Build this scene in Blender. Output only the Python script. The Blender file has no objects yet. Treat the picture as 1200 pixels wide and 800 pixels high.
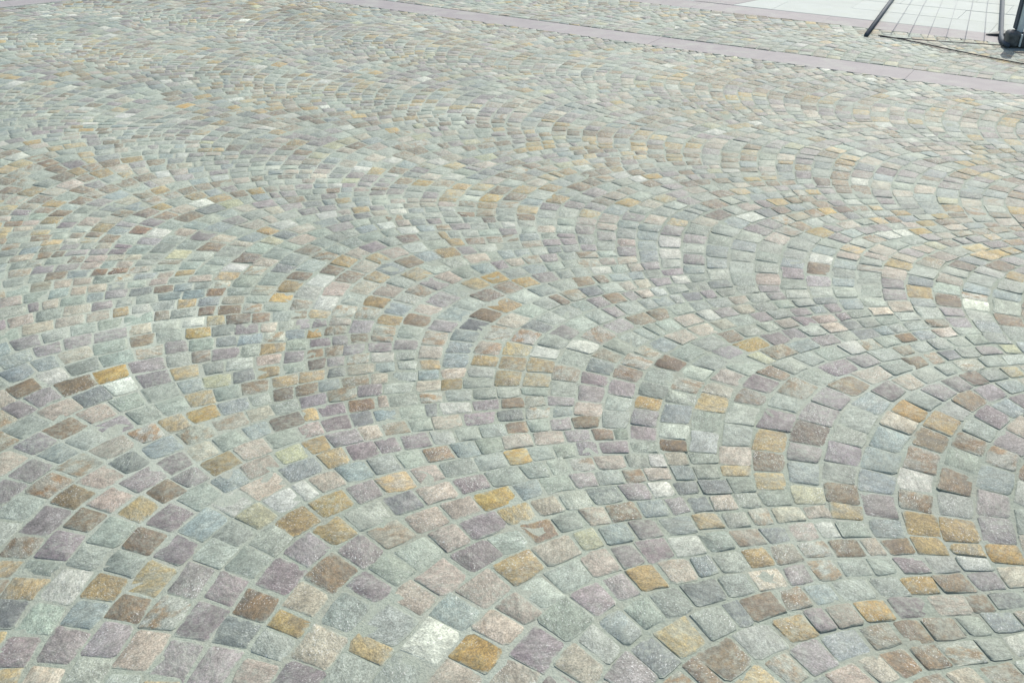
import bpy, bmesh, math, random
import numpy as np
from mathutils import Vector, Matrix

random.seed(7)
rng = np.random.default_rng(11)
scene = bpy.context.scene
C = scene.collection
R = math.radians

# ------------------------------------------------------------------ camera
CAM_H, PITCH = 1.55, 30.2
cd = bpy.data.cameras.new('camera')
cam = bpy.data.objects.new('camera', cd)
C.objects.link(cam)
cd.sensor_width = 36.0
cd.lens = 33.0
cd.clip_start = 0.05
cd.clip_end = 3000
cam.location = (0, 0, CAM_H)
cam.rotation_euler = (R(90 - PITCH), 0, 0)
scene.camera = cam

# ------------------------------------------------------------------ sky, sun, exposure
SUN_AZ, SUN_EL = 33.0, 50.0          # degrees right of the viewing direction (+Y), above the horizon
w = bpy.data.worlds.new('World')
scene.world = w
w.use_nodes = True
nt = w.node_tree
bg = nt.nodes['Background']
sky = nt.nodes.new('ShaderNodeTexSky')
sky.sky_type = 'NISHITA'
sky.sun_disc = False
sky.sun_elevation = R(SUN_EL)
sky.sun_rotation = R(SUN_AZ)
sky.dust_density = 2.5
sky.air_density = 1.0
sky.ozone_density = 0.6
nt.links.new(sky.outputs['Color'], bg.inputs['Color'])
bg.inputs['Strength'].default_value = 0.15
sd = bpy.data.lights.new('sun', 'SUN')
sd.energy = 3.6
sd.angle = R(0.5)
sd.color = (1.0, 0.955, 0.865)
sun = bpy.data.objects.new('sun', sd)
C.objects.link(sun)
sv = Vector((math.sin(R(SUN_AZ)) * math.cos(R(SUN_EL)), math.cos(R(SUN_AZ)) * math.cos(R(SUN_EL)), math.sin(R(SUN_EL))))
sun.rotation_euler = sv.to_track_quat('Z', 'Y').to_euler()
sun.location = (4, 8, 8)
scene.view_settings.view_transform = 'Standard'
scene.view_settings.look = 'None'
scene.view_settings.gamma = 1.0
scene.view_settings.use_curve_mapping = False
scene.view_settings.exposure = 0.28

# ------------------------------------------------------------------ helpers
def lin(c):
    c = c / 255.0
    return c / 12.92 if c <= 0.04045 else ((c + 0.055) / 1.055) ** 2.4
def rgb(r, g, b, k=1.0):
    return (lin(r) * k, lin(g) * k, lin(b) * k)

def tag(o, label=None, cat=None, group=None, kind=None):
    if label: o['label'] = label
    if cat: o['category'] = cat
    if group: o['group'] = group
    if kind: o['kind'] = kind
    return o

def mesh_obj(name, verts, faces, mat, parent=None, smooth=False, loc=None):
    me = bpy.data.meshes.new(name)
    me.from_pydata(verts, [], faces)
    if smooth:
        me.polygons.foreach_set('use_smooth', [True] * len(me.polygons))
    me.materials.append(mat)
    me.update()
    o = bpy.data.objects.new(name, me)
    C.objects.link(o)
    if loc is not None: o.location = loc
    if parent is not None: o.parent = parent
    return o

def bm_obj(name, bm, mat, parent=None, smooth=False, loc=None):
    me = bpy.data.meshes.new(name)
    bm.normal_update()
    bm.to_mesh(me); bm.free()
    if smooth:
        me.polygons.foreach_set('use_smooth', [True] * len(me.polygons))
    me.materials.append(mat)
    o = bpy.data.objects.new(name, me)
    C.objects.link(o)
    if loc is not None: o.location = loc
    if parent is not None: o.parent = parent
    return o

def tube(bm, pts, r, n=10):
    """a closed round bar through pts"""
    pts = [Vector(p) for p in pts]
    rings = []
    prev_u = None
    for i, p in enumerate(pts):
        if i == 0: d = pts[1] - p
        elif i == len(pts) - 1: d = p - pts[i - 1]
        else: d = (pts[i + 1] - p).normalized() + (p - pts[i - 1]).normalized()
        d.normalize()
        u = prev_u if prev_u is not None else (Vector((0, 0, 1)) if abs(d.z) < .9 else Vector((1, 0, 0)))
        u = (u - d * u.dot(d)).normalized()
        prev_u = u
        v = d.cross(u)
        rings.append([bm.verts.new(p + (u * math.cos(2 * math.pi * k / n) + v * math.sin(2 * math.pi * k / n)) * r) for k in range(n)])
    for a, b in zip(rings, rings[1:]):
        for k in range(n):
            bm.faces.new((a[k], a[(k + 1) % n], b[(k + 1) % n], b[k]))
    bm.faces.new(list(reversed(rings[0])))
    bm.faces.new(rings[-1])

def box(bm, size, mat=Matrix(), bevel=0.0, seg=2):
    r = bmesh.ops.create_cube(bm, size=1.0, matrix=mat @ Matrix.Diagonal((*size, 1)))
    if bevel > 0:
        es = list({e for v in r['verts'] for e in v.link_edges})
        bmesh.ops.bevel(bm, geom=es, offset=bevel, segments=seg, affect='EDGES', profile=0.5)

# ------------------------------------------------------------------ materials
class NT:
    def __init__(self, name):
        self.m = bpy.data.materials.new(name)
        self.m.use_nodes = True
        self.t = self.m.node_tree
        self.b = self.t.nodes['Principled BSDF']
    def n(self, kind, **kw):
        x = self.t.nodes.new(kind)
        for k, v in kw.items(): setattr(x, k, v)
        return x
    def l(self, a, b): self.t.links.new(a, b)
    def noise(self, vec, scale, detail=4.0, rough=0.55):
        x = self.n('ShaderNodeTexNoise'); x.inputs['Scale'].default_value = scale
        x.inputs['Detail'].default_value = detail; x.inputs['Roughness'].default_value = rough
        self.l(vec, x.inputs['Vector']); return x.outputs['Fac']
    def ramp(self, fac, a, b, lo=0.0, hi=1.0):
        x = self.n('ShaderNodeMapRange'); x.inputs['From Min'].default_value = a; x.inputs['From Max'].default_value = b
        x.inputs['To Min'].default_value = lo; x.inputs['To Max'].default_value = hi
        self.l(fac, x.inputs['Value']); return x.outputs['Result']
    def math(self, op, a, b=None, clamp=False):
        x = self.n('ShaderNodeMath', operation=op, use_clamp=clamp)
        for s, v in zip(x.inputs, (a, b)):
            if v is None: continue
            if isinstance(v, (int, float)): s.default_value = v
            else: self.l(v, s)
        return x.outputs[0]
    def mix(self, fac, a, b, mode='MIX'):
        x = self.n('ShaderNodeMix', data_type='RGBA', blend_type=mode)
        for s, v in ((x.inputs['Factor'], fac), (x.inputs['A'], a), (x.inputs['B'], b)):
            if isinstance(v, (int, float)): s.default_value = v
            elif isinstance(v, tuple): s.default_value = (*v, 1.0)
            else: self.l(v, s)
        return x.outputs['Result']
    def bump(self, height, strength, dist, normal=None):
        x = self.n('ShaderNodeBump'); x.inputs['Strength'].default_value = strength; x.inputs['Distance'].default_value = dist
        self.l(height, x.inputs['Height'])
        if normal is not None: self.l(normal, x.inputs['Normal'])
        return x.outputs['Normal']

K = 0.80            # joint filling
KS = 0.72           # stones
MORTAR = rgb(173, 183, 168, K)
MORTAR2 = rgb(147, 156, 142, K)

def stone_material():
    s = NT('split_stone')
    geo = s.n('ShaderNodeNewGeometry')
    a_col = s.n('ShaderNodeAttribute', attribute_name='col')
    a_col2 = s.n('ShaderNodeAttribute', attribute_name='col2')
    a_seed = s.n('ShaderNodeAttribute', attribute_name='seed')
    a_edge = s.n('ShaderNodeAttribute', attribute_name='edge')
    seed = a_seed.outputs['Fac']
    # each stone has its own grain direction and its own piece of the pattern
    rot = s.n('ShaderNodeVectorRotate', rotation_type='Z_AXIS')
    s.l(geo.outputs['Position'], rot.inputs['Vector'])
    s.l(s.math('MULTIPLY', seed, 43.0), rot.inputs['Angle'])
    comb = s.n('ShaderNodeCombineXYZ')
    s.l(s.math('MULTIPLY', seed, 31.7), comb.inputs[0]); s.l(s.math('MULTIPLY', seed, 17.3), comb.inputs[2])
    add = s.n('ShaderNodeVectorMath', operation='ADD')
    s.l(rot.outputs[0], add.inputs[0]); s.l(comb.outputs[0], add.inputs[1])
    P = add.outputs[0]
    mp = s.n('ShaderNodeMapping'); mp.inputs['Scale'].default_value = (1.0, 1.7, 1.0)
    s.l(P, mp.inputs['Vector'])
    PS = mp.outputs[0]
    # two-tone stones: the second tone comes in patches
    patch = s.ramp(s.noise(PS, 20.0, 5.0, 0.6), 0.46, 0.60)
    patch = s.math('MULTIPLY', patch, a_col2.outputs['Alpha'])
    col = s.mix(patch, a_col.outputs['Color'], a_col2.outputs['Color'])
    # veins along the cleavage
    vein = s.ramp(s.noise(PS, 55.0, 5.0, 0.65), 0.35, 0.68, 0.66, 1.34)
    vv = s.n('ShaderNodeCombineColor'); [s.l(vein, vv.inputs[i]) for i in range(3)]
    col = s.mix(0.75, col, vv.outputs[0], 'MULTIPLY')
    # grains
    g = s.ramp(s.noise(P, 230.0, 3.0, 0.8), 0.34, 0.68, 0.42, 1.58)
    gg = s.n('ShaderNodeCombineColor'); [s.l(g, gg.inputs[i]) for i in range(3)]
    col = s.mix(0.85, col, gg.outputs[0], 'MULTIPLY')
    blot = s.ramp(s.noise(P, 28.0, 4.0, 0.6), 0.36, 0.62, 0.78, 1.16)
    bb = s.n('ShaderNodeCombineColor'); [s.l(blot, bb.inputs[i]) for i in range(3)]
    col = s.mix(0.9, col, bb.outputs[0], 'MULTIPLY')
    pit = s.ramp(s.noise(PS, 120.0, 4.0, 0.7), 0.60, 0.68, 0.0, 0.55)
    col = s.mix(pit, col, rgb(84, 82, 76, KS))
    # pale mica flakes, thick on some stones and absent on others
    mica = s.ramp(s.noise(PS, 190.0, 2.0, 0.6), 0.60, 0.68)
    mica = s.math('MULTIPLY', mica, s.ramp(s.noise(P, 9.0, 2.0), 0.40, 0.62))
    col = s.mix(s.math('MULTIPLY', mica, 0.75), col, rgb(222, 226, 222, 0.95))
    # joint dust over the rims and in drifts
    wide = s.noise(geo.outputs['Position'], 3.1, 3.0)
    # distant glare painted into the colour: a pale stretch across mid-square
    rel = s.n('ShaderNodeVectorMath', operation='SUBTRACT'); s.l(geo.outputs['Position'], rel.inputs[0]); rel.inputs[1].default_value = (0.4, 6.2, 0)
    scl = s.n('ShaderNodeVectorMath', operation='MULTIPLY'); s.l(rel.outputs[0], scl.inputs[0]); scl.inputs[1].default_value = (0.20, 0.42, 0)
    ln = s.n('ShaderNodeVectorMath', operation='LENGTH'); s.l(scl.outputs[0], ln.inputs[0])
    glare_dist = s.math('ADD', ln.outputs['Value'], s.math('MULTIPLY', s.math('SUBTRACT', s.noise(geo.outputs['Position'], 1.1, 4.0), 0.5), 1.6))
    wide = s.math('ADD', wide, s.ramp(glare_dist, 0.40, 1.30, 0.26, 0.0))
    fine = s.noise(geo.outputs['Position'], 70.0, 5.0, 0.65)
    rim = s.math('ADD', a_edge.outputs['Fac'], s.math('MULTIPLY', s.math('SUBTRACT', s.noise(geo.outputs['Position'], 42.0, 5.0, 0.65), 0.5), 1.25))
    d1 = s.ramp(rim, 0.74, 1.06)
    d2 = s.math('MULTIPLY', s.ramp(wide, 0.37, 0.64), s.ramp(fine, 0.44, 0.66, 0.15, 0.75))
    dust_glare = s.math('MAXIMUM', s.math('MULTIPLY', d1, 0.80), s.math('MULTIPLY', d2, 0.92), clamp=True)
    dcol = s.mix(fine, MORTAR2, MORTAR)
    col = s.mix(s.math('ADD', dust_glare, 0.12, clamp=True), col, dcol)
    # old stains that run across stones and joints alike
    st = s.math('MULTIPLY', s.ramp(s.noise(geo.outputs['Position'], 0.9, 5.0, 0.6), 0.34, 0.66, 0.86, 1.07), s.ramp(s.noise(geo.outputs['Position'], 4.6, 4.0, 0.6), 0.3, 0.7, 0.94, 1.05))
    stc = s.n('ShaderNodeCombineColor'); [s.l(st, stc.inputs[i]) for i in range(3)]
    col = s.mix(1.0, col, stc.outputs[0], 'MULTIPLY')
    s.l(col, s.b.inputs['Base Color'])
    rough = s.ramp(mica, 0.0, 1.0, 0.62, 0.30)
    s.l(rough, s.b.inputs['Roughness'])
    s.b.inputs['Specular IOR Level'].default_value = 0.34
    h = s.math('ADD', s.math('MULTIPLY', s.noise(PS, 38.0, 5.0, 0.6), 1.0), s.math('MULTIPLY', s.noise(P, 260.0, 3.0, 0.7), 0.28))
    s.l(s.bump(h, 0.75, 0.0050), s.b.inputs['Normal'])
    return s.m

def mortar_material():
    s = NT('joint_mortar')
    geo = s.n('ShaderNodeNewGeometry')
    P = geo.outputs['Position']
    f = s.noise(P, 120.0, 5.0, 0.7)
    m = s.noise(P, 9.0, 4.0)
    l = s.noise(P, 1.3, 3.0)
    col = s.mix(s.ramp(f, 0.3, 0.7), MORTAR2, MORTAR)
    col = s.mix(s.ramp(m, 0.45, 0.75, 0.0, 0.55), col, rgb(160, 158, 144, K))
    col = s.mix(s.ramp(l, 0.45, 0.70, 0.0, 0.6), col, rgb(192, 200, 188, K))
    grit = s.ramp(s.noise(P, 75.0, 5.0, 0.75), 0.60, 0.70, 0.0, 0.6)
    col = s.mix(s.math('MULTIPLY', grit, s.ramp(s.noise(P, 2.2, 3.0), 0.42, 0.62)), col, rgb(98, 98, 88, K))
    # away from the built square the same paving goes on, too far off to tell the stones apart
    vo = s.n('ShaderNodeTexVoronoi'); vo.inputs['Scale'].default_value = 10.5
    s.l(P, vo.inputs['Vector'])
    sep = s.n('ShaderNodeSeparateColor'); s.l(vo.outputs['Color'], sep.inputs[0])
    far = s.mix(sep.outputs[0], rgb(140, 148, 140, K), rgb(172, 170, 160, K))
    dist = s.n('ShaderNodeVectorMath', operation='DISTANCE')
    s.l(P, dist.inputs[0]); dist.inputs[1].default_value = (0, 5.0, 0)
    fac = s.ramp(dist.outputs['Value'], 8.5, 10.0)
    col = s.mix(fac, col, far)
    # old stains that run across stones and joints alike
    st = s.math('MULTIPLY', s.ramp(s.noise(geo.outputs['Position'], 0.9, 5.0, 0.6), 0.34, 0.66, 0.86, 1.07), s.ramp(s.noise(geo.outputs['Position'], 4.6, 4.0, 0.6), 0.3, 0.7, 0.94, 1.05))
    stc = s.n('ShaderNodeCombineColor'); [s.l(st, stc.inputs[i]) for i in range(3)]
    col = s.mix(1.0, col, stc.outputs[0], 'MULTIPLY')
    s.l(col, s.b.inputs['Base Color'])
    s.b.inputs['Roughness'].default_value = 0.9
    s.b.inputs['Specular IOR Level'].default_value = 0.28
    h = s.math('ADD', f, s.math('MULTIPLY', s.noise(P, 35.0, 3.0), 0.8))
    s.l(s.bump(h, 0.8, 0.005), s.b.inputs['Normal'])
    return s.m

def slab_material(name, c1, c2, fleck, rough=0.75):
    s = NT(name)
    geo = s.n('ShaderNodeNewGeometry')
    P = geo.outputs['Position']
    oi = s.n('ShaderNodeObjectInfo')
    col = s.mix(s.ramp(s.noise(P, 7.0, 5.0), 0.3, 0.7), c1, c2)
    v = s.ramp(oi.outputs['Random'], 0, 1, 0.96, 1.03)
    g = s.math('MULTIPLY', v, s.ramp(s.noise(P, 240.0, 3.0, 0.7), 0.3, 0.7, 1 - fleck, 1 + fleck))
    gg = s.n('ShaderNodeCombineColor'); [s.l(g, gg.inputs[i]) for i in range(3)]
    col = s.mix(1.0, col, gg.outputs[0], 'MULTIPLY')
    stain = s.ramp(s.noise(P, 5.3, 5.0, 0.65), 0.50, 0.72, 0.0, 0.5)
    col = s.mix(stain, col, MORTAR)
    s.l(col, s.b.inputs['Base Color'])
    s.b.inputs['Roughness'].default_value = rough
    s.l(s.bump(s.noise(P, 160.0, 4.0, 0.7), 0.5, 0.003), s.b.inputs['Normal'])
    return s.m

def plain_material(name, c, rough=0.5, metal=0.0, var=0.12, scale=30.0):
    s = NT(name)
    geo = s.n('ShaderNodeNewGeometry')
    f = s.noise(geo.outputs['Position'], scale, 4.0, 0.6)
    g = s.ramp(f, 0.3, 0.7, 1 - var, 1 + var)
    gg = s.n('ShaderNodeCombineColor'); [s.l(g, gg.inputs[i]) for i in range(3)]
    s.l(s.mix(1.0, c, gg.outputs[0], 'MULTIPLY'), s.b.inputs['Base Color'])
    s.l(s.ramp(f, 0.3, 0.7, rough - 0.08, rough + 0.1), s.b.inputs['Roughness'])
    s.b.inputs['Metallic'].default_value = metal
    s.l(s.bump(f, 0.2, 0.002), s.b.inputs['Normal'])
    return s.m

STONE = stone_material()
BED = mortar_material()
PINK = slab_material('lilac_stone', rgb(160, 156, 157, .66), rgb(171, 168, 167, .66), 0.12)
WHITE = slab_material('white_stone', rgb(214, 224, 218, 0.55), rgb(206, 216, 209, 0.55), 0.05)
GALV = plain_material('galvanised_steel', rgb(196, 206, 202), 0.5, 0.1)
RUBBER = plain_material('black_rubber', (0.075, 0.082, 0.076), 0.55, 0.0, 0.6, 40.0)
CABLE = plain_material('black_cable', (0.02, 0.02, 0.02), 0.5)
WIREM = plain_material('grey_wire', (0.30, 0.31, 0.31), 0.5, 0.2)

# ------------------------------------------------------------------ layout of the square
# bands run along D2 with the normal N2
D2 = np.array((-0.843, 0.537)); N2 = np.array((0.537, 0.843))
Q1, HW = 6.487, 0.143                       # first lilac band
QB0, QB1 = 7.757, 8.060                     # second lilac band, then white slabs
D3 = np.array((0.80, 0.60)); N3 = np.array((0.60, -0.80)); C3, W3 = -9.19, 0.29   # band crossing far on the other side

def sstep(t):
    t = np.clip(t, 0, 1); return t * t * (3 - 2 * t)

# curved rows: each row turns from the tangent A0 to the tangent A1 and the rows are stacked along V;
# neighbouring fields of rows meet along straight lines parallel to V
VA = R(-33.0)
V = np.array((math.cos(VA), math.sin(VA))); NV = np.array((-V[1], V[0]))
PITCH_ROW = 0.096
A0, A1 = R(88), R(6)
SEAMS = [-3.0, -1.9, -0.7, 0.55, 1.99, 3.07, 4.17, 5.27, 6.38, 7.5, 8.6, 9.7]
def turn(u):
    t = u ** 0.88
    return A0 + (A1 - A0) * (0.6 * t * t * (3 - 2 * t) + 0.4 * t)
_U = np.linspace(0, 1, 201)
_A = np.array([turn(u) for u in _U])
_T = np.stack([np.cos(_A), np.sin(_A)], 1)
_D = _T / (_T @ NV)[:, None]
_PX = np.concatenate([[0], np.cumsum((_D[1:, 0] + _D[:-1, 0]) / 2 * np.diff(_U))])
_PY = np.concatenate([[0], np.cumsum((_D[1:, 1] + _D[:-1, 1]) / 2 * np.diff(_U))])
_S = np.concatenate([[0], np.cumsum(np.hypot(np.diff(_PX), np.diff(_PY)))])
def row_at(s, width):
    """point and tangent angle at arc length s along a row of a field of the given width"""
    f = s / width
    return np.array((np.interp(f, _S, _PX), np.interp(f, _S, _PY))) * width, float(np.interp(f, _S, _A))
UNIT_END = np.array((_PX[-1], _PY[-1])); UNIT_LEN = _S[-1]

def height(x, y):
    """gentle unevenness of the square, level along the bands"""
    q = N2[0] * x + N2[1] * y
    q3 = N3[0] * x + N3[1] * y
    z = (0.009 * np.sin(2.1 * x + 1.3 * y + 0.4) + 0.008 * np.sin(-1.7 * x + 3.3 * y + 1.9)
         + 0.004 * np.sin(4.3 * x + 2.2 * y + 2.6) + 0.003 * np.sin(5.1 * x - 4.4 * y + 0.7))
    u = np.interp(NV[0] * x + NV[1] * y, SEAMS, np.arange(len(SEAMS)))
    z = z + 0.006 * np.sin(np.pi * (u - np.floor(u))) ** 2 - 0.004
    k = sstep((np.minimum(np.abs(q - Q1) - HW, np.abs(q - QB0))) / 0.45) * sstep((np.abs(q3 - C3 + W3 / 2) - W3 / 2) / 0.45)
    k = np.where(q > QB0, 0.0, k)
    return z * k

def gap_depth(x, y):
    """how far the joint filling lies below the stones: brim-full in places, washed out in others"""
    b = 0.5 + 0.5 * np.sin(3.1 * x + 2.0 * y) * np.sin(2.3 * y - 1.7 * x)
    return 0.0005 + 0.0011 * np.clip(openness(x, y) + 0.5 * (b - 0.5), 0, 1)

def openness(x, y):
    """0 where the joints are full and the stones lie flush, 1 where they have settled unevenly"""
    return np.clip(sstep(0.30 + 0.55 * (x - 0.25 * (y - 2.0))) * 0.85 + 0.10 * np.sin(1.3 * x + 0.9 * y), 0, 1) * (1 - 0.7 * sstep((y - 3.2) / 2.0))

def warp(p):
    x, y = p
    return np.array((x + 0.014 * math.sin(2.7 * y + 0.8 * x) + 0.009 * math.sin(6.1 * x + 1.0) + 0.006 * math.sin(11 * y + 3 * x),
                     y + 0.014 * math.sin(2.3 * x + 0.5 * y + 1.4) + 0.009 * math.sin(5.3 * y + 2.2 * x) + 0.006 * math.sin(9.7 * x)))

def project(x, y, z=0.0):
    """pixel of a point in the 1200 x 800 photograph; only used to choose which stones get an object of their own"""
    c, s = math.cos(R(PITCH)), math.sin(R(PITCH))
    dz = z - CAM_H
    d = y * c - dz * s
    if d < 0.05: return None
    return 600 + 1100 * x / d, 400 + 1100 * (-dz * c - y * s) / d * 1.0, d

def wanted(x, y):
    """stones are laid where the photograph looks, and a good step to every side"""
    if y < 0.35 or y > 10.6: return False
    return abs(x) < 1.55 + 0.70 * y

# ------------------------------------------------------------------ ground sheet
def axis(lo, hi, step, far):
    a = list(np.arange(lo, hi + 1e-6, step))
    d = step; x = hi; post = []
    while x < far:
        d *= 1.5; x += d; post.append(x)
    d = step; x = lo; pre = []
    while x > -far:
        d *= 1.5; x -= d; pre.append(x)
    return np.array(pre[::-1] + a + post)
gx = axis(-9.0, 9.6, 0.036, 900); gy = axis(-0.2, 11.4, 0.036, 900)
GX, GY = np.meshgrid(gx, gy)
near = (GX > -9.01) & (GX < 9.61) & (GY > -0.21) & (GY < 11.41)
fade = sstep((9.0 - np.abs(GX)) / 1.5) * sstep((11.4 - GY) / 1.0) * sstep((GY + 0.2) / 0.5)
fine = 0.0005 * rng.standard_normal(GX.shape)
GZ = (height(GX, GY) - gap_depth(GX, GY) + fine * 0.7) * fade - 0.004 * (1 - fade)
qq = N2[0] * GX + N2[1] * GY
q3g = N3[0] * GX + N3[1] * GY
in_band = (np.abs(qq - Q1) < HW + 0.03) | (qq > QB0 - 0.03) | ((q3g < C3 + .03) & (q3g > C3 - W3 - .03))
GZ = np.where(in_band, np.minimum(GZ, -0.008), GZ)
ny, nx = GX.shape
verts = np.stack([GX.ravel(), GY.ravel(), GZ.ravel()], 1)
ii = np.arange(ny * nx).reshape(ny, nx)
quads = np.stack([ii[:-1, :-1].ravel(), ii[:-1, 1:].ravel(), ii[1:, 1:].ravel(), ii[1:, :-1].ravel()], 1)
me = bpy.data.meshes.new('cobbled_square')
me.from_pydata(verts.tolist(), [], quads.tolist())
me.polygons.foreach_set('use_smooth', [True] * len(me.polygons))
me.materials.append(BED)
ground = bpy.data.objects.new('cobbled_square', me)
C.objects.link(ground)
tag(ground, 'cobbled square laid in curved rows of multicoloured split stone', 'pavement', kind='structure')

# ------------------------------------------------------------------ cobblestones
# (colour, second tone, strength of the second tone, weight)
PAL = [
    ('green', rgb(150, 161, 151, KS), rgb(124, 136, 127, KS), 0.8, 19),
    ('green', rgb(166, 176, 164, KS), rgb(143, 153, 143, KS), 0.8, 17),
    ('blue', rgb(132, 147, 147, KS), rgb(156, 166, 160, KS), 0.8, 12),
    ('violet', rgb(150, 144, 145, KS), rgb(126, 119, 120, KS), 0.9, 13),
    ('violet', rgb(126, 115, 120, KS), rgb(152, 145, 146, KS), 0.8, 8),
    ('slate', rgb(108, 115, 117, KS), rgb(142, 147, 143, KS), 0.7, 4),
    ('pink', rgb(172, 162, 149, KS), rgb(150, 139, 127, KS), 0.9, 8),
    ('pink', rgb(184, 178, 161, KS), rgb(160, 149, 130, KS), 0.9, 8),
    ('lime', rgb(180, 182, 148, KS), rgb(160, 161, 126, KS), 0.8, 2),
    ('ochre', rgb(164, 141, 88, KS), rgb(134, 114, 78, KS), 1.0, 4),
    ('ochre', rgb(180, 160, 112, KS), rgb(158, 154, 134, KS), 1.0, 4),
    ('ochre', rgb(172, 140, 66, KS), rgb(178, 156, 92, KS), 1.0, 2),
    ('brown', rgb(128, 106, 76, KS), rgb(106, 94, 80, KS), 1.0, 5),
    ('brown', rgb(118, 98, 80, KS), rgb(142, 118, 82, KS), 1.0, 4),
    ('brown', rgb(100, 85, 77, KS), rgb(122, 102, 80, KS), 1.0, 2),
    ('rust', rgb(150, 147, 132, KS), rgb(132, 102, 64, KS), 1.0, 6),
    ('rust', rgb(168, 173, 160, KS), rgb(146, 114, 70, KS), 1.0, 4),
    ('white', rgb(206, 210, 199, KS), rgb(178, 183, 173, KS), 0.8, 4),
]
PW = np.array([p[4] for p in PAL], float)
WARM = np.array([1.0 if p[0] in ('ochre', 'brown', 'rust') else 0.0 for p in PAL])
PALE = np.array([1.0 if p[0] in ('green', 'blue', 'white') else 0.0 for p in PAL])

CAST = (1.0, 1.0, 0.97)

def pick(x, y):
    warm = math.sin(1.9 * x + 2.9 * y + 0.5) + 0.8 * math.sin(-2.7 * x + 1.6 * y + 2.0)
    warm += 0.9 * math.exp(-((y - 4.15) / 0.35) ** 2)          # a browner stretch across the square
    pale = math.sin(0.8 * x + 1.1 * y - 2.2) + 0.5 * math.sin(2.3 * y - x)
    wgt = PW * np.exp(0.85 * warm * (WARM - 0.22)) * np.exp(0.45 * pale * (PALE - 0.4))
    return PAL[rng.choice(len(PAL), p=wgt / wgt.sum())]

def clip(poly, n, c, keep_less):
    out = []
    s = 1.0 if keep_less else -1.0
    for a, b in zip(poly, poly[1:] + poly[:1]):
        da, db = s * (np.dot(n, a) - c), s * (np.dot(n, b) - c)
        if da <= 0: out.append(a)
        if (da < 0 < db) or (db < 0 < da):
            t = da / (da - db); out.append(a + (b - a) * t)
    return out

def area(poly):
    return 0.5 * sum(a[0] * b[1] - a[1] * b[0] for a, b in zip(poly, poly[1:] + poly[:1]))

def zones(poly):
    """cut a stone against the bands; keep the larger piece that is big enough"""
    best, ba = None, 0.0006
    for lo, hi in ((-99, Q1 - HW - 0.005), (Q1 + HW + 0.005, QB0 - 0.005)):
        p = clip(clip(poly, N2, lo, False), N2, hi, True) if lo > -90 else clip(poly, N2, hi, True)
        if len(p) < 3: continue
        for lo3, hi3 in ((C3 + 0.005, 99), (-99, C3 - W3 - 0.005)):
            q = clip(p, N3, lo3, False) if lo3 > -90 else clip(p, N3, hi3, True)
            if len(q) >= 3:
                ar = abs(area(q))
                if ar > ba: best, ba = q, ar
    return best

def outline(poly):
    """a split stone seen from above: corners knocked off, sides not quite straight"""
    n = len(poly)
    size = math.sqrt(abs(area(poly)))
    pts = []
    for i in range(n):
        a, b, c = poly[i - 1], poly[i], poly[(i + 1) % n]
        k = size * random.uniform(0.03, 0.11)
        la, lc = np.linalg.norm(a - b), np.linalg.norm(c - b)
        k1, k2 = min(k * random.uniform(.6, 1.4), la * .35), min(k * random.uniform(.6, 1.4), lc * .35)
        pts.append(b + (a - b) / max(la, 1e-6) * k1)
        pts.append(b + (c - b) / max(lc, 1e-6) * k2)
        if n == 4 and i % 2 == 0:
            m = (b + c) / 2; d = (c - b); nn = np.array((d[1], -d[0])) / max(lc, 1e-6)
            pts.append(m + nn * random.gauss(0.0012, 0.0022))
    return pts

stones = []
start = NV * SEAMS[0] + V * (3 * 1.0)
for i in range(len(SEAMS) - 1):
    width = SEAMS[i + 1] - SEAMS[i]
    rowlen = UNIT_LEN * width
    for k in range(-190, 190):
        base = start + V * (PITCH_ROW * k)
        c = base + row_at(rowlen / 2, width)[0]
        if not (wanted(c[0] - .7, c[1]) or wanted(c[0] + .7, c[1]) or wanted(c[0], c[1] - .6) or wanted(c[0], c[1] + .6)): continue
        # stone lengths along the row
        lens = []; tot = 0.0
        while tot < rowlen:
            a = row_at(tot, width)[1]
            th = PITCH_ROW * abs(math.sin(a - VA))
            l = min(max(th * 1.0, 0.074), 0.090) * random.uniform(0.80, 1.22)
            if random.random() < 0.04: l *= 0.62
            lens.append(l); tot += l
        if len(lens) > 1 and random.random() < 0.5: lens[0] *= 0.72
        f = rowlen / sum(lens)
        s0 = 0.0
        for l in lens:
            l *= f
            s1 = s0 + l
            gap = random.uniform(0.0022, 0.0050)
            quad = []
            for sx, side, sg in ((s0, -1, 1), (s1, -1, -1), (s1, 1, -1), (s0, 1, 1)):
                d, a = row_at(sx, width)
                th = PITCH_ROW * abs(math.sin(a - VA))
                tg = np.array((math.cos(a), math.sin(a))); nr = np.array((-tg[1], tg[0]))
                p = base + d + nr * side * (th / 2 - gap) + tg * sg * (gap * 0.75)
                quad.append(p + np.array((random.gauss(0, .0028), random.gauss(0, .0028))))
            s0 = s1
            quad = [warp(p) for p in quad]
            cc = sum(quad) / 4
            if not wanted(cc[0], cc[1]): continue
            if N2 @ cc > QB0 + 0.06: continue
            if area(quad) < 0: quad = quad[::-1]
            poly = zones(quad)
            if poly is None: continue
            stones.append(poly)
    start = start + UNIT_END * width + V * (PITCH_ROW * 0.5)

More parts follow.
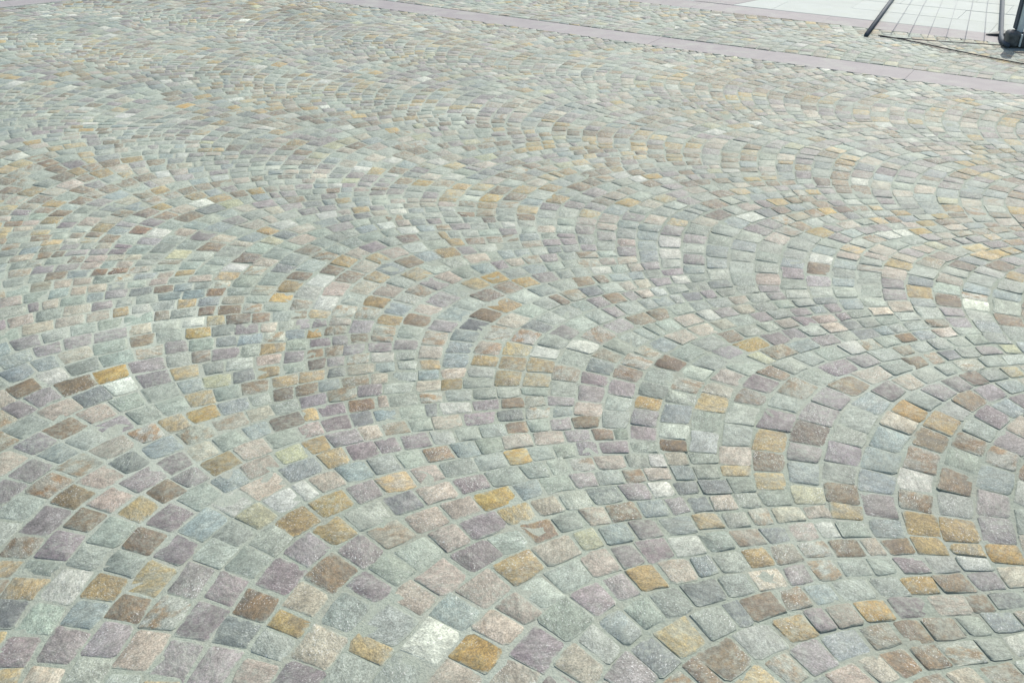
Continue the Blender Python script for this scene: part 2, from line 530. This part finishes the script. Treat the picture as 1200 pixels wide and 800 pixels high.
def build_stone(poly):
    """vertices (world), faces, smooth flags, edge values of one stone"""
    pts = outline(poly)
    n = len(pts)
    c = sum(pts) / n
    cx, cy = float(c[0]), float(c[1])
    size = math.sqrt(abs(area(poly)))
    op = float(openness(cx, cy))
    lift = max(-0.0004, random.gauss(0.0002, 0.0003 + 0.0006 * op))
    tl = 0.007 + 0.012 * op
    tx, ty = random.gauss(0, tl), random.gauss(0, tl)
    e = 0.02
    hx = (height(cx + e, cy) - height(cx - e, cy)) / (2 * e); hy = (height(cx, cy + e) - height(cx, cy - e)) / (2 * e)
    z0 = float(height(cx, cy)) + lift
    def zt(p): return z0 + (hx + tx) * (p[0] - cx) + (hy + ty) * (p[1] - cy)
    ins = random.uniform(0.04, 0.08); bev = random.uniform(0.0004, 0.0011)
    vs = []; ed = []
    for p in pts: vs.append((float(p[0]), float(p[1]), zt(p) - 0.034)); ed.append(1.0)
    for p in pts: vs.append((float(p[0]), float(p[1]), zt(p) - bev * random.uniform(.7, 1.5))); ed.append(1.0)
    for p in pts:
        q = p + (c - p) * ins * random.uniform(.7, 1.5)
        vs.append((float(q[0]), float(q[1]), zt(q) + random.gauss(0.0004, .0006))); ed.append(0.80)
    vs.append((cx, cy, z0 + random.gauss(0.0007, 0.0008))); ed.append(0.0)
    fs, sm = [], []
    for j in range(n):
        k = (j + 1) % n
        fs.append((j, k, n + k, n + j)); sm.append(False)
        fs.append((n + j, n + k, 2 * n + k, 2 * n + j)); sm.append(False)
        fs.append((2 * n + j, 2 * n + k, 3 * n)); sm.append(True)
    return vs, fs, sm, ed, (cx, cy, z0)

def set_attrs(me, col, col2, seed, edge):
    for nm, ty, data, key in (('col', 'FLOAT_COLOR', col, 'color'), ('col2', 'FLOAT_COLOR', col2, 'color'),
                              ('seed', 'FLOAT', seed, 'value'), ('edge', 'FLOAT', edge, 'value')):
        a = me.attributes.new(nm, ty, 'POINT')
        a.data.foreach_set(key, np.asarray(data, dtype=np.float32).ravel())

# the 300 that show largest in the photograph become objects of their own
def shown(poly):
    ps = [project(p[0], p[1]) for p in poly]
    if any(p is None for p in ps): return 0.0
    c = sum(poly) / len(poly); pc = project(c[0], c[1])
    if not (2 < pc[0] < 1198 and 2 < pc[1] < 798): return 0.0
    return abs(area([np.array(p[:2]) for p in ps]))
order = sorted(range(len(stones)), key=lambda j: -shown(stones[j]))
single = set(order[:300])

BV, BF, BS, BC, BC2, BSD, BE = [], [], [], [], [], [], []
for j, poly in enumerate(stones):
    vs, fs, sm, ed, ctr = build_stone(poly)
    _, c1, c2, k2, _ = pick(ctr[0], ctr[1])
    br = math.exp(random.gauss(0.0, 0.11)); tint = [math.exp(random.gauss(0, 0.022)) for _ in range(3)]
    col = [min(c1[q] * br * tint[q] * CAST[q], .8) for q in range(3)] + [1.0]
    col2 = [min(c2[q] * br * tint[q] * CAST[q], .8) for q in range(3)] + [k2 * random.uniform(.6, 1.0)]
    seed = random.random()
    if j in single:
        me = bpy.data.meshes.new('cobblestone')
        me.from_pydata([(a - ctr[0], b - ctr[1], z - ctr[2]) for a, b, z in vs], [], fs)
        me.polygons.foreach_set('use_smooth', sm)
        set_attrs(me, [col] * len(vs), [col2] * len(vs), [seed] * len(vs), ed)
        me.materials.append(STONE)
        o = bpy.data.objects.new('cobblestone', me)
        C.objects.link(o)
        o.location = ctr
        o.parent = ground
    else:
        b0 = len(BV)
        BV.extend(vs); BF.extend([tuple(b0 + q for q in f) for f in fs]); BS.extend(sm)
        BC.extend([col] * len(vs)); BC2.extend([col2] * len(vs)); BSD.extend([seed] * len(vs)); BE.extend(ed)
me = bpy.data.meshes.new('cobblestones')
me.from_pydata(BV, [], BF)
me.polygons.foreach_set('use_smooth', BS)
set_attrs(me, BC, BC2, BSD, BE)
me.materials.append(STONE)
rest = bpy.data.objects.new('cobblestones', me)
C.objects.link(rest)
rest.parent = ground
rest['kind'] = 'stuff'
print('stones', len(stones), 'tris', sum(len(f) - 2 for f in BF))

# ------------------------------------------------------------------ bands and slabs
def slab_mesh(name, corners, mat, parent, top=0.0, thick=0.05, bev=0.001):
    """one flat slab from four ground points (counter-clockwise)"""
    if area([np.array(c) for c in corners]) < 0: corners = corners[::-1]
    c = sum(np.array(q) for q in corners) / len(corners)
    z = top + random.gauss(0, 0.0008)
    bm = bmesh.new()
    lo = [bm.verts.new((q[0] - c[0], q[1] - c[1], -thick)) for q in corners]
    hi = [bm.verts.new((q[0] - c[0], q[1] - c[1], 0)) for q in corners]
    n = len(corners)
    bm.faces.new(lo[::-1]); topf = bm.faces.new(hi)
    for k in range(n):
        bm.faces.new((lo[k], lo[(k + 1) % n], hi[(k + 1) % n], hi[k]))
    bmesh.ops.bevel(bm, geom=list(topf.edges), offset=bev, segments=1, affect='EDGES')
    return bm_obj(name, bm, mat, parent, loc=(c[0], c[1], z))

def P2(n, d, q, s): return n * q + d * s

def band(label, n, d, q0, q1, s0, s1, pitch, mat, name='stone_band'):
    e = 0.012
    cs = [P2(n, d, q0 - e, s0), P2(n, d, q1 + e, s0), P2(n, d, q1 + e, s1), P2(n, d, q0 - e, s1)]
    if area(cs) < 0: cs = cs[::-1]
    bed = mesh_obj(name, [(c[0], c[1], -0.0045) for c in cs], [(0, 1, 2, 3)], BED)
    tag(bed, label, 'pavement', kind='structure')
    s = s0
    while s < s1 - 0.2:
        l = pitch * random.uniform(0.85, 1.2)
        t = min(s + l, s1)
        slab_mesh('slab', [P2(n, d, q0, s + .0003), P2(n, d, q1, s + .0003), P2(n, d, q1, t - .0003), P2(n, d, q0, t - .0003)], mat, bed)
        s = t
    return bed
band('lilac grey stone band running across the cobbles between two cobbled fields', N2, D2, Q1 - HW, Q1 + HW, -5.0, 9.5, 0.95, PINK)
band('lilac grey stone band edging the white slab paving', N2, D2, QB0, QB1, -5.0, 9.0, 0.95, PINK)
band('short lilac grey stone band crossing the cobbles away from the white paving', N3, D3, C3 - W3, C3, -1.5, 2.75, 0.8, PINK)

# white paving beyond the second band, with a lilac band let into it
cs = [P2(N2, D2, QB1 + .012, -5), P2(N2, D2, QB1 + 4.2, -5), P2(N2, D2, QB1 + 4.2, 9), P2(N2, D2, QB1 + .012, 9)]
if area(cs) < 0: cs = cs[::-1]
white = mesh_obj('slab_paving', [(c[0], c[1], -0.0045) for c in cs], [(0, 1, 2, 3)], BED)
tag(white, 'smooth white slab paving beyond the lilac edging band', 'pavement', kind='structure')
LB = np.array((0.768, 0.640)); LN = np.array((-LB[1], LB[0]))
def ground_at(px, py):
    u, v = (px - 600) / 1100, (py - 400) / 1100
    c, s = math.cos(R(PITCH)), math.sin(R(PITCH))
    t = CAM_H / (s + v * c)
    return np.array((u * t, (c - v * s) * t))
bq = LN @ ground_at(854, 7)
rows = [(QB1 + .004 + .42 * r, QB1 + .42 * (r + 1)) for r in range(10)]
for r, (q0, q1) in enumerate(rows):
    s = -5.0 + 0.3 * (r % 2)
    while s < 8.5:
        t = s + 0.84
        poly = [P2(N2, D2, q0 + .0015, s + .0006), P2(N2, D2, q1 - .0015, s + .0006), P2(N2, D2, q1 - .0015, t - .0006), P2(N2, D2, q0 + .0015, t - .0006)]
        if area(poly) < 0: poly = poly[::-1]
        for lo, m in ((True, WHITE), (None, PINK), (False, WHITE)):
            if lo is True: q = clip(poly, LN, bq - .002, True)
            elif lo is False: q = clip(poly, LN, bq + .342, False)
            else: q = clip(clip(poly, LN, bq + .002, False), LN, bq + .338, True)
            if len(q) >= 3 and abs(area(q)) > 0.002:
                slab_mesh('slab', q, m, white, bev=0.0015)
        s = t

# ------------------------------------------------------------------ fence panel lying on the white paving
def point_at(px, py, z):
    u, v = (px - 600) / 1100, (py - 400) / 1100
    c, sn = math.cos(R(PITCH)), math.sin(R(PITCH))
    t = (CAM_H - z) / (sn + v * c)
    return Vector((u * t, (c - v * sn) * t, z))
def part(name, build, mat, parent, smooth=True):
    bm = bmesh.new(); build(bm); return bm_obj(name, bm, mat, parent, smooth)
DARK = plain_material('dark_blue_paint', (0.050, 0.068, 0.082), 0.7, 0.0, 0.3)
ZT = 0.020
base = point_at(1173, 48, 0.0)
fence = bpy.data.objects.new('fence_panel', None)
C.objects.link(fence); fence.location = base
tag(fence, 'dark tube and wire fence panel lying flat on the white paving', 'fence')
def loc(v): return tuple(Vector(v) - base)
dirw = Vector((0.418, 0.908, 0))
lt0, lt1 = point_at(1015, 41.5, ZT), point_at(1045, 0, ZT)
ld = (lt1 - lt0).normalized()
rt = [point_at(1181, 53.5, ZT), point_at(1177.5, 51.2, ZT), point_at(1174.6, 47.5, ZT), point_at(1173.2, 43, ZT)]
LEN = 2.6
rt.append(rt[-1] + dirw * (LEN - .1))
lend = lt0 + ld * LEN
part('tube', lambda b: tube(b, [loc(lt0), loc(lend)], 0.016, 12), DARK, fence)
part('tube', lambda b: tube(b, [loc(p) for p in rt], 0.016, 12), DARK, fence)
part('end_tube', lambda b: tube(b, [loc(lend), loc(rt[-1])], 0.016, 12), DARK, fence)
ca, cb_ = point_at(1031, 43.3, 0.016), point_at(1173, 53.2, 0.016)
part('cross_wire', lambda b: tube(b, [loc(ca), loc(ca.lerp(cb_, .4) + Vector((0, 0, -.002))), loc(cb_)], 0.0032, 8), CABLE, fence)
for k, x in enumerate((1044, 1065, 1087, 1108.5, 1131, 1153.5)):
    p0 = point_at(x, 40.0 + (x - 1044) * 0.083, 0.018)
    t = (x - 1015) / 158.0
    p1 = (lend.lerp(rt[-1], t)); p1.z = 0.018
    part('wire', lambda b: tube(b, [loc(p0), loc(p0.lerp(p1, .5) + Vector((random.gauss(0, .006), 0, 0))), loc(p1)], 0.0016, 6), WIREM, fence)

# ------------------------------------------------------------------ low post in a rubber foot at the right edge
g0 = ground_at(1190, 57)
st = bpy.data.objects.new('post_stand', None)
C.objects.link(st); st.location = (g0[0] + .02, g0[1] + .06, 0.0); st.rotation_euler = (0, 0, R(-8))
tag(st, 'short light grey steel post held in a black rubber foot on the cobbles', 'post')
foot = part('rubber_foot', lambda b: box(b, (0.085, 0.12, 0.108), Matrix.Translation((-0.030, 0, 0.056)), 0.026, 4), RUBBER, st)
part('rubber_foot', lambda b: box(b, (0.110, 0.14, 0.100), Matrix.Translation((0.069, 0.004, 0.052)), 0.022, 4), RUBBER, st)
part('steel_band', lambda b: box(b, (0.012, 0.128, 0.085), Matrix.Translation((0.0125, 0, 0.052)), 0.003, 1), GALV, st, False)
part('post', lambda b: box(b, (0.046, 0.046, 0.34), Matrix.Translation((0.012, 0.02, 0.265)), 0.006, 2), GALV, st, False)
part('side_plate', lambda b: box(b, (0.010, 0.060, 0.30), Matrix.Translation((-0.018, 0.03, 0.265)), 0.003, 1), DARK, st, False)
part('bracket', lambda b: (box(b, (0.11, 0.03, 0.018), Matrix.Translation((0.0925, 0.02, 0.24)), 0.003, 1),
                           box(b, (0.11, 0.03, 0.018), Matrix.Translation((0.0925, 0.02, 0.15)), 0.003, 1),
                           box(b, (0.018, 0.03, 0.115), Matrix.Translation((0.158, 0.02, 0.195)), 0.003, 1)), GALV, st, False)
part('cap', lambda b: box(b, (0.052, 0.052, 0.012), Matrix.Translation((0.012, 0.02, 0.4425)), 0.004, 1), RUBBER, st, False)
def toe(b):
    vs = [b.verts.new(p) for p in ((-0.10, .34, .004), (.05, .30, .004), (.05, .42, .004), (-0.10, .34, .012), (.05, .30, .03), (.05, .42, .03))]
    for f in ((0, 2, 1), (3, 4, 5), (0, 1, 4, 3), (1, 2, 5, 4), (2, 0, 3, 5)): b.faces.new([vs[q] for q in f])
part('rear_toe', toe, RUBBER, st, False)

# ------------------------------------------------------------------ cable on the cobbles
def cable_pts():
    px = [(1029, 43.2), (1060, 48.2), (1090, 53.8), (1120, 59.6), (1150, 65.6), (1180, 71.2), (1205, 75.6), (1240, 82), (1290, 92)]
    out = []
    for i, (a, b) in enumerate(px):
        g = ground_at(a, b)
        out.append((g[0], g[1], float(height(g[0], g[1])) + 0.0075))
    return out
bm = bmesh.new()
cp = cable_pts()
fine_pts = []
for a, b in zip(cp, cp[1:]):
    for k in range(6):
        t = k / 6
        x, y = a[0] + (b[0] - a[0]) * t, a[1] + (b[1] - a[1]) * t
        x += 0.003 * math.sin(9 * x + 3 * k); y += 0.003 * math.sin(11 * x)
        fine_pts.append((x, y, float(height(x, y)) + 0.0075))
tube(bm, fine_pts, 0.0042, 8)
cb = bm_obj('cable', bm, CABLE, None, True)
tag(cb, 'thin black cable lying across the cobbles past the rubber foot', 'cable')
